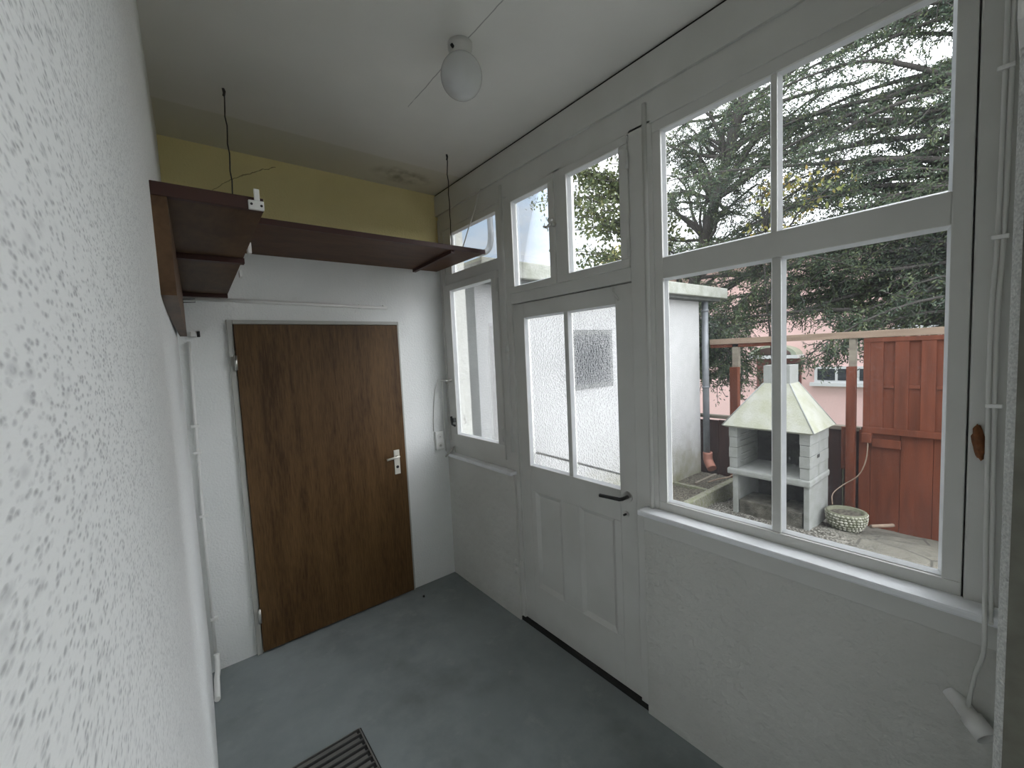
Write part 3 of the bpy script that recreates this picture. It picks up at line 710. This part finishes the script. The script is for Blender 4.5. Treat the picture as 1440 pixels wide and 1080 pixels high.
# fence
fn = thing('garden_fence', (XF, 1.2, G - .15), 'red-brown board fence with a long tan top rail', 'fence')
obj('top_rail', B(XF - .05, XF + .05, -.9, 2.79, -.006, .066, .004), 'tan_timber', fn)
obj('rail_under', B(XF - .03, XF + .02, 2.0, 2.79, -.05, -.006, .003), 'red_fence', fn)
ya, yb = -.62, 1.145
bm = nb()
box(bm, XF - .05, XF + .01, ya, yb, -.055, -.010, .003); box(bm, XF - .06, XF + .01, ya, yb, -1.02, -.955, .003); box(bm, XF - .05, XF + .01, yb - .055, yb, -.955, -.055, .003)
obj('panel_frame', bm, 'red_fence', fn)
bw = .118
y = yb - .055; k = 0
while y > ya:
    wdt = .105 if k % 2 == 0 else .085
    if k % 2 == 0: obj('panel_board', B(XF - .045, XF - .020, y - wdt, y, -.955, -.055, .003), 'red_fence', fn)
    else:
        obj('panel_board', B(XF - .024, XF - .004, y - wdt - .008, y + .006, -.955, -.055, .002), 'red_fence', fn)
        obj('panel_batten', B(XF - .040, XF - .021, y - wdt, y, -.535, -.505, .002), 'red_fence', fn)
    y -= wdt + .002; k += 1
y = 1.185; k = 0
for wd in (.10, .237, .243, .24, .24, .24, .24, .24):
    obj('lower_board', B(XF - .012, XF + .012, y - wd, y - .003, G - .19, -1.0, .003), 'red_fence', fn); y -= wd
obj('rear_rail', B(XF + .012, XF + .03, -.62, 1.15, G - .15, -1.0), 'red_fence_dark', fn)
obj('support_block', B(XF - .10, XF - .012, 1.065, 1.145, -1.12, -1.02, .004), 'red_fence', fn)
obj('cross_block', B(XF - .05, XF - .012, .84, 1.065, -1.165, -1.075, .004), 'red_fence', fn)
def post(y0, y1, parent):
    p = obj('post', B(XF - .085, XF - .005, y0, y1, G - .15, -.31, .004), 'red_fence', parent)
    obj('post_extension', B(XF - .03, XF + .035, y0 + .01, y1 - .01, -.40, -.006, .003), 'grey_timber', p)
post(1.205, 1.285, fn); post(2.415, 2.515, fn)
obj('post_board', B(XF - .05, XF - .01, 1.29, 1.33, -1.45, -.98, .003), 'red_fence', fn)
# darker old fence behind the barbecue
of = thing('old_fence', (XF + .1, 2.0, G - .15), 'low dark weathered board fence behind the barbecue', 'fence')
y = 3.05; k = 0
while y > 1.19:
    zt = -.985 - .08 * (y - 1.2) / 1.8
    obj('board', B(XF + .07, XF + .095, y - .155, y - .006, G - .2, zt, .003), 'red_fence_dark', of); y -= .155
obj('cap', B(XF + .04, XF + .13, 1.18, 3.05, -1.03, -.985, .006), 'grey_timber', of)

# ------------------------------------------------------------------ barbecue
gx, gy0, gy1 = 4.765, 1.355, 2.135        # front plane, right side, left side
gd = .62                                   # depth
bq = thing('masonry_barbecue', (gx + .3, 1.75, G), 'grey concrete garden barbecue with a tapered hood and short chimney', 'barbecue')
def gb(name, m, *a, parent=bq, label=None): return obj(name, B(*a), m, parent, label=label)
gb('side_pier', 'grill_concrete', gx + .02, gx + gd, 1.365, 1.415, G - .03, -1.455, .006)
gb('side_pier', 'grill_concrete', gx + .02, gx + gd, 2.045, 2.100, G - .03, -1.455, .006)
gb('rear_panel', 'soot', gx + gd - .04, gx + gd - .005, 1.40, 2.06, G - .03, -1.455)
bm = nb(); box(bm, gx - .01, gx + gd, gy0 - .005, gy1 + .015, -1.462, -1.392, .018)
obj('hearth_slab', bm, 'grill_concrete', bq)
# firebox walls laid in courses
z = -1.392; hh = (1.392 - .925) / 4
for c in range(4):
    off = .0 if c % 2 else .004
    for (a, b_) in ((gy0 + .003, 1.452), (2.045, gy1)):
        gb('firebox_block', 'grill_concrete', gx + .012 + off, gx + .30 - off, a + off, b_ - off, z + .0015, z + hh - .0015, .004)
        gb('firebox_block', 'grill_concrete', gx + .303, gx + gd - .02, a + off, b_ - off, z + .0015, z + hh - .0015, .004)
    z += hh
gb('firebox_back', 'soot', gx + gd - .06, gx + gd - .02, 1.452, 2.045, -1.39, -.925)
for c in range(5):
    for ya_, yb_ in ((1.450, 1.462), (2.035, 2.047)):
        obj('grill_ledge', B(gx + .10, gx + gd - .07, ya_, yb_, -1.33 + c * .075, -1.315 + c * .075), 'grill_concrete', bq)
# hood: hollow tapered
def frustum(bm, a, b_, z0, z1):
    lo = [bm.verts.new((x, y, z0)) for x, y in ((a[0], a[2]), (a[1], a[2]), (a[1], a[3]), (a[0], a[3]))]
    hi = [bm.verts.new((x, y, z1)) for x, y in ((b_[0], b_[2]), (b_[1], b_[2]), (b_[1], b_[3]), (b_[0], b_[3]))]
    for k in range(4): bm.faces.new([lo[k], lo[(k + 1) % 4], hi[(k + 1) % 4], hi[k]])
    return lo, hi
bm = nb(); cx0, cx1 = gx + .19, gx + .44
lo, hi = frustum(bm, (gx - .055, gx + gd + .02, gy0 - .045, gy1 + .045), (cx0, cx1, 1.592, 1.842), -.905, -.445)
l2, h2 = frustum(bm, (gx - .025, gx + gd - .01, gy0 - .015, gy1 + .015), (cx0 + .03, cx1 - .03, 1.622, 1.812), -.925, -.445)
for k in range(4): bm.faces.new([lo[k], l2[k], l2[(k + 1) % 4], lo[(k + 1) % 4]])
bmesh.ops.recalc_face_normals(bm, faces=bm.faces[:])
obj('hood', bm, 'hood_concrete', bq)
bm = nb(); e = .006
for (sx, sy) in ((0, 0), (0, 1), (1, 0), (1, 1)):
    bm = nb(); a = Vector(((gx - .055, gx + gd + .02)[sx], (gy0 - .045, gy1 + .045)[sy], -.905)); b_ = Vector(((cx0, cx1)[sx], (1.592, 1.842)[sy], -.445))
    tube(bm, [a, b_], .007, 6)
    obj('hood_ridge', bm, 'grill_concrete', bq)
bm = nb()
lo, hi = frustum(bm, (cx0, cx1, 1.592, 1.842), (cx0, cx1, 1.592, 1.842), -.447, -.255)
l2, h2 = frustum(bm, (cx0 + .035, cx1 - .035, 1.627, 1.807), (cx0 + .035, cx1 - .035, 1.627, 1.807), -.447, -.255)
for k in range(4): bm.faces.new([hi[k], hi[(k + 1) % 4], h2[(k + 1) % 4], h2[k]]); bm.faces.new([lo[k], l2[k], l2[(k + 1) % 4], lo[(k + 1) % 4]])
bmesh.ops.recalc_face_normals(bm, faces=bm.faces[:])
obj('chimney', bm, 'grill_concrete', bq)
gb('maker_mark', 'soot', gx + .22, gx + .30, gy0 + .0015, gy0 + .006, -1.20, -1.165, .001)
def slab_block(name, x0, x1, y0, y1, z1, lab):
    obj(name, B(x0, x1, y0, y1, G - .02, z1, .010), 'block_concrete', label=lab, cat='block', group='loose blocks under the barbecue')
slab_block('concrete_block', gx + .035, gx + .40, 1.70, 2.035, -1.745, 'dark weathered concrete block under the left half of the barbecue hearth')
slab_block('concrete_block', gx + .035, gx + .40, 1.43, 1.645, -1.745, 'dark weathered concrete block under the right half of the barbecue hearth')

# pebbled bowl
t = thing('stone_bowl', (5.22, 1.18, G - .03), 'round grey-green plant bowl covered in pebbles beside the barbecue', 'planter')
bx_, by_ = 5.20, 1.165; z0 = gz(bx_, by_)
prof = [(0, .002), (.09, .002), (.125, .03), (.16, .09), (.168, .15), (.170, .195), (.150, .20), (.140, .19), (.135, .15), (0, .145)]
obj('bowl', lathe(nb(), [(r, z0 + z) for r, z in prof], bx_, by_, 32), 'pebble_bowl', t)
bm = nb(); pr = prof[1:6]
for ring in range(7):
    zz = .018 + ring * .027
    for (ra, za), (rb, zb) in zip(pr, pr[1:]):
        if za <= zz <= zb: r_ = ra + (rb - ra) * (zz - za) / (zb - za); break
    nn = int(2 * PI * r_ / .034)
    for k in range(nn):
        a = 2 * PI * (k + .5 * (ring % 2)) / nn + random.uniform(-.04, .04)
        s_ = random.uniform(.012, .017)
        M_ = Matrix.Translation((bx_ + r_ * math.cos(a), by_ + r_ * math.sin(a), z0 + zz)) @ Matrix.Rotation(a, 4, 'Z') @ Matrix.Diagonal((s_ * .7, s_ * 1.1, s_ * .85, 1))
        bmesh.ops.create_icosphere(bm, subdivisions=1, radius=1, matrix=M_)
for f in bm.faces: f.smooth = True
o = obj('pebbles', bm, 'pebbles', t); o['kind'] = 'stuff'
obj('soil', lathe(nb(), [(.138, z0 + .165), (.07, z0 + .172), (0, z0 + .17)], bx_, by_, 24), 'soil', t)
obj('garden_hose', T(curve_pts([(XF - .09, 1.09, -1.09), (XF - .11, 1.10, -1.30), (XF - .13, 1.16, -1.48), (XF - .16, 1.28, -1.60), (XF - .30, 1.34, -1.68), (5.28, 1.30, z0 + .21)], 4), .0055, 6), 'tan_timber',
    label='pale thin hose drooping from the fence panel to the pebbled bowl', cat='hose')
obj('fallen_stick', T([(5.35, 1.00, gz(5.3, 1) + .06), (5.55, .86, gz(5.5, .9) + .09)], .018, 8), 'tan_timber', label='short stick leaning by the fence foot beside the bowl', cat='stick')

# ------------------------------------------------------------------ pink building
XB = 13.0; q = XB / 12
pb = thing('pink_house', (XB, 4, -2.8), 'pink rendered house beyond the garden fence', 'building')
obj('house_wall', B(XB, XB + 6, -5, 12, -2.8, 2.3), 'pink_render', pb)
obj('house_roof', B(XB - .4, XB + 6.4, -5.4, 12.4, 2.3, 2.5), 'roof_concrete', pb)
def hwin(y0, y1, z0, z1, parts=3):
    f = obj('house_window', B(XB - .05, XB + .02, y0, y1, z0, z1), 'white_ext', pb)
    w_ = (y1 - y0 - .06) / parts
    for k in range(parts): obj('window_pane', B(XB - .06, XB - .049, y0 + .05 + k * w_, y0 + k * w_ + w_ - .01, z0 + .07, z1 - .06), 'dark_glass', f)
    obj('window_ledge', B(XB - .14, XB, y0 - .08, y1 + .08, z0 - .08, z0 + .01), 'white_ext', f)
hwin(2.25, 3.60, -1.12, -.70, 3); hwin(5.85, 6.9, .18, .86, 2); hwin(0.4, 2.0, .18, .95, 2)
dr = obj('entrance_recess', B(XB - .02, XB + .02, 3.90, 5.0, -2.8, -.36), 'pink_dark', pb)
obj('entrance_door', B(XB - .05, XB - .02, 3.95, 4.35, -2.8, -.62), 'dark_glass', dr)
obj('canopy_beam', B(XB - .5, XB, 3.85, 5.05, -.46, -.37), 'white_ext', pb)
bm = nb()
for k in range(12):
    a0, a1 = PI * k / 12, PI * (k + 1) / 12
    def P_(a, r, x): return bm.verts.new((x, 4.45 + .58 * r * math.cos(a), -.37 + .27 * r * math.sin(a)))
    v = [P_(a0, 1, XB - .5), P_(a1, 1, XB - .5), P_(a1, 1, XB), P_(a0, 1, XB)]; bm.faces.new(v)
    v = [P_(a0, 1, XB - .5), P_(a1, 1, XB - .5), P_(a1, .8, XB - .5), P_(a0, .8, XB - .5)]; bm.faces.new(v)
obj('arched_canopy', bm, 'mint', pb)

# ------------------------------------------------------------------ vegetation
def norm(v): return v / np.linalg.norm(v)
def leaf_mesh(name, centers, dirs, length, width, m, parent, bend=.15):
    """one quad-pair leaf per centre"""
    n = len(centers); c = np.array(centers); d = np.array(dirs); d /= np.linalg.norm(d, axis=1)[:, None]
    r = rng.normal(size=(n, 3)); s = np.cross(d, r); s /= np.linalg.norm(s, axis=1)[:, None]
    l = length * rng.uniform(.6, 1.25, (n, 1)); w = width * rng.uniform(.7, 1.2, (n, 1))
    nn = np.cross(d, s)
    v = np.stack([c, c + d * l * .5 + s * w * .5 + nn * bend * l * .3, c + d * l, c + d * l * .5 - s * w * .5 + nn * bend * l * .3], 1).reshape(-1, 3)
    org = np.array(ORG[parent.name]); v = v - org
    me = bpy.data.meshes.new(name)
    me.vertices.add(4 * n); me.vertices.foreach_set('co', v.astype(np.float32).ravel())
    me.loops.add(4 * n); me.loops.foreach_set('vertex_index', np.arange(4 * n, dtype=np.int32))
    me.polygons.add(n); me.polygons.foreach_set('loop_start', np.arange(0, 4 * n, 4, dtype=np.int32)); me.polygons.foreach_set('loop_total', np.full(n, 4, dtype=np.int32))
    me.update(); me.validate(); me.materials.append(MATS[m])
    o = bpy.data.objects.new(name, me); C.objects.link(o); o.parent = parent; o['kind'] = 'stuff'
    return o
def bough(start, end, sag, n=14, wob=.12):
    s = np.array(start, float); e = np.array(end, float); pts = []
    ph = rng.uniform(0, 6, 3)
    for k in range(n + 1):
        t_ = k / n
        p = s + (e - s) * t_; p[2] += sag * 4 * t_ * (1 - t_) * .5
        p = p + wob * np.array([math.sin(5 * t_ + ph[0]), math.sin(6 * t_ + ph[1]), .6 * math.sin(7 * t_ + ph[2])]) * t_
        pts.append(p)
    return pts
def conifer(name, label, base, top, trunk_r, targets, sprays, parent_z=-2.7, m='needles', leaf=(.060, .019), per=8, start_frac=.25, zstart=(0.15, .95)):
    t = thing(name, (base[0], base[1], parent_z), label, 'tree')
    tp = bough(base, top, 0, 12, .10)
    obj('trunk', T([tuple(p) for p in tp], trunk_r, 12, r2=trunk_r * .35), 'bark', t)
    bb = nb(); cs, ds = [], []
    for tg in targets:
        # leave the trunk lower than the tip when the tip is high, higher when it hangs
        zi = min(max((tg[2] - base[2]) / (top[2] - base[2]) * .8 + rng.uniform(-.05, .15), zstart[0]), zstart[1])
        st = tp[int(round(zi * 12))]
        L = np.linalg.norm(np.array(tg) - st)
        bp = bough(st, tg, rng.uniform(-.3, 1.2), max(8, int(L * 5)), .22)
        tube(bb, [tuple(p) for p in bp], .028 + .006 * L, 5, r2=.006)
        for i in range(int(len(bp) * start_frac), len(bp)):
            p = bp[i]; d = norm(bp[min(i + 1, len(bp) - 1)] - bp[max(i - 1, 0)])
            for side in (-1, 1, rng.choice([-.4, .4])):
                sd = norm(np.cross(d, [0, 0, 1]) * side * rng.uniform(.3, 1.2) + d * rng.uniform(.2, 1) + rng.normal(size=3) * .42 + np.array([0, 0, -.15]))
                ln = rng.uniform(.16, .50) * (1.15 - .4 * i / len(bp))
                q0 = p + rng.normal(size=3) * .02; tw = [tuple(p)]
                for s_ in range(sprays):
                    q1 = q0 + sd * ln / sprays + rng.normal(size=3) * .022 + np.array([0, 0, -.010 * s_])
                    tw.append(tuple(q1))
                    for _ in range(per):
                        cs.append(q0 + (q1 - q0) * rng.random() + rng.normal(size=3) * .028); ds.append(norm(sd * .45 + rng.normal(size=3) * .6 + np.array([0, 0, -.15])))
                    q0 = q1
                if side: tube(bb, tw, .005, 3, caps=False)
    obj('branches', bb, 'bark', t)
    leaf_mesh('foliage', cs, ds, leaf[0], leaf[1], m, t)
    return t
rnd = rng.uniform
# dark yew to the right, leaning its boughs over the fence
tg = []
for k in range(66):   # dense lower skirt
    tg.append((rnd(6.5, 8.8), rnd(.1, 4.1), rnd(.25, 1.9)))
for k in range(66):   # airy top
    tg.append((rnd(6.3, 9.2), rnd(.1, 4.1), rnd(1.6, 5.4)))
for k in range(9):
    tg.append((rnd(6.4, 6.9), rnd(1.3, 2.0), rnd(-.25, .15)))
conifer('yew_tree', 'dark needle-leaved tree hanging its boughs over the red-brown fence', (8.3, -.9, -2.7), (7.9, -.3, 5.6), .24, tg, 4)
# leaning tree whose trunk shows in the upper left pane
tg = []
for k in range(62): tg.append((rnd(7.4, 9.8), rnd(2.9, 5.8), rnd(1.0, 4.8)))
for k in range(20): tg.append((rnd(7.4, 9.6), rnd(.6, 3.4), rnd(1.4, 5.0)))
for k in range(26): tg.append((rnd(6.4, 7.3), rnd(2.65, 3.4), rnd(-.95, .55)))
conifer('leaning_conifer', 'green conifer with a leaning trunk behind the white outbuilding corner', (8.6, 5.6, -2.7), (8.2, 3.1, 5.4), .17, tg, 3, start_frac=.35)
# broadleaf twigs seen above the door
def broadleaf(name, label, base, top, r, targets, leaf, m, per=5, spread=.2, hang=.3, start=.25):
    t = thing(name, (base[0], base[1], base[2]), label, 'tree' if base[2] < -2.5 and r > .08 else 'bush')
    tp = bough(base, top, 0, 10, .08)
    obj('trunk', T([tuple(p) for p in tp], r, 8, r2=r * .4), 'bark', t)
    bb = nb(); cs, ds = [], []
    for tg in targets:
        zi = min(max((tg[2] - base[2]) / (top[2] - base[2]) * .9, .3), 1)
        st = tp[int(round(zi * 10))]; L = np.linalg.norm(np.array(tg) - st)
        bp = bough(st, tg, hang, max(7, int(L * 7)), .10)
        tube(bb, [tuple(p) for p in bp], .012 + .004 * L, 5, r2=.004)
        for p in bp[int(len(bp) * start):]:
            for _ in range(per):
                cs.append(p + rng.normal(size=3) * spread * .6); ds.append(norm(rng.normal(size=3) * .7 + np.array([0, 0, -.6])))
    obj('branches', bb, 'bark', t); leaf_mesh('foliage', cs, ds, leaf, leaf * .62, m, t)
    return t
tg = [(rnd(6.2, 7.8), rnd(5.2, 6.5), rnd(1.9, 4.6)) for _ in range(50)] + [(rnd(6.4, 7.2), rnd(6.3, 7.3), rnd(2.6, 4.1)) for _ in range(12)] + [(rnd(6.8, 8.5), rnd(4.4, 5.2), rnd(2.0, 4.6)) for _ in range(10)]
broadleaf('birch_tree', 'light broad-leaved tree with hanging twigs seen above the garden door', (8.6, 4.4, -2.7), (7.6, 5.4, 5.4), .13, tg, .10, 'broad_leaves', 9, .17)
tg = [(rnd(10.2, 11.6), rnd(7.0, 9.6), rnd(1.4, 3.1)) for _ in range(34)]
broadleaf('autumn_bush', 'yellow-green autumn bush behind the outbuilding roof', (11, 8.4, -2.7), (11, 8.4, 2.4), .07, tg, .13, 'autumn_leaves', 9, .28)
tg = [(rnd(6.3, 7.1), rnd(1.5, 2.7), rnd(1.6, 2.35)) for _ in range(11)]
broadleaf('golden_bush', 'yellow-green bush showing between the dark boughs of the needle-leaved tree', (7.2, 2.575, -2.7), (7.2, 2.56, 1.7), .025, tg, .075, 'autumn_leaves', 5, .14, start=.45)

# ------------------------------------------------------------------ sky and light
wd = bpy.data.worlds.new('World'); S.world = wd; wd.use_nodes = True; nt = wd.node_tree
bg = nt.nodes['Background']
tc = nt.nodes.new('ShaderNodeTexCoord'); dirv = tc.outputs['Generated']
sp = nt.nodes.new('ShaderNodeSeparateXYZ'); nt.links.new(dirv, sp.inputs[0])
mp = nt.nodes.new('ShaderNodeMapping'); mp.inputs['Scale'].default_value = (1, 1, 2.2); nt.links.new(dirv, mp.inputs[0])
cl = tex(nt, 'ShaderNodeTexNoise', mp.outputs[0], 3.0, Detail=7, Roughness=.55)
# broken cloud: more blue towards the far end of the garden
az = ramp01(nt, sp.outputs[1], .62, .72)
f_ = mathn(nt, 'MULTIPLY', ramp01(nt, cl.outputs['Fac'], .66, .46), az)
col = mixc(nt, f_, (.93, .95, 1.0), (.50, .70, .95))
nt.links.new(col, bg.inputs['Color'])
def lobe(d, p):
    d = Vector(d).normalized()
    vm = nt.nodes.new('ShaderNodeVectorMath'); vm.operation = 'DOT_PRODUCT'; vm.inputs[1].default_value = d; nt.links.new(dirv, vm.inputs[0])
    return mathn(nt, 'POWER', mathn(nt, 'MAXIMUM', vm.outputs['Value'], 0.0), p)
SKY, LOBE = 1.3, 7.6
s1 = mathn(nt, 'MULTIPLY', lobe((.62, -.62, .48), 4.0), LOBE)
s2_ = mathn(nt, 'MULTIPLY', mathn(nt, 'POWER', mathn(nt, 'MAXIMUM', sp.outputs[2], 0.0), 2.5), 3.5)
s3 = mathn(nt, 'MULTIPLY', ramp01(nt, sp.outputs[1], .72, .45), 1.5)
nt.links.new(mathn(nt, 'ADD', mathn(nt, 'ADD', s1, s3), mathn(nt, 'ADD', s2_, SKY)), bg.inputs['Strength'])

# ------------------------------------------------------------------ camera
cam = bpy.data.cameras.new('Camera'); co = bpy.data.objects.new('Camera', cam); C.objects.link(co)
cam.sensor_width = 36; cam.lens = 587.72 / 1440 * 36; cam.clip_start = .01; cam.clip_end = 200
yaw, pit, rol = .6716366, -.0721879, -.0466646
fw = Vector((math.sin(yaw) * math.cos(pit), math.cos(yaw) * math.cos(pit), math.sin(pit)))
rt = Vector((math.cos(yaw), -math.sin(yaw), 0)); up = rt.cross(fw)
r2 = math.cos(rol) * rt + math.sin(rol) * up; u2 = -math.sin(rol) * rt + math.cos(rol) * up
M = Matrix((r2, u2, -fw)).transposed().to_4x4(); M.translation = Vector((0, 0, EYE))
co.matrix_world = M
S.camera = co
S.view_settings.view_transform = 'Standard'; S.view_settings.look = 'None'; S.view_settings.gamma = 1
S.view_settings.use_curve_mapping = False
S.view_settings.exposure = 0.0
S.cycles.use_denoising = True
S.cycles.max_bounces = 14; S.cycles.diffuse_bounces = 8; S.cycles.transparent_max_bounces = 24
S.cycles.sample_clamp_indirect = 6
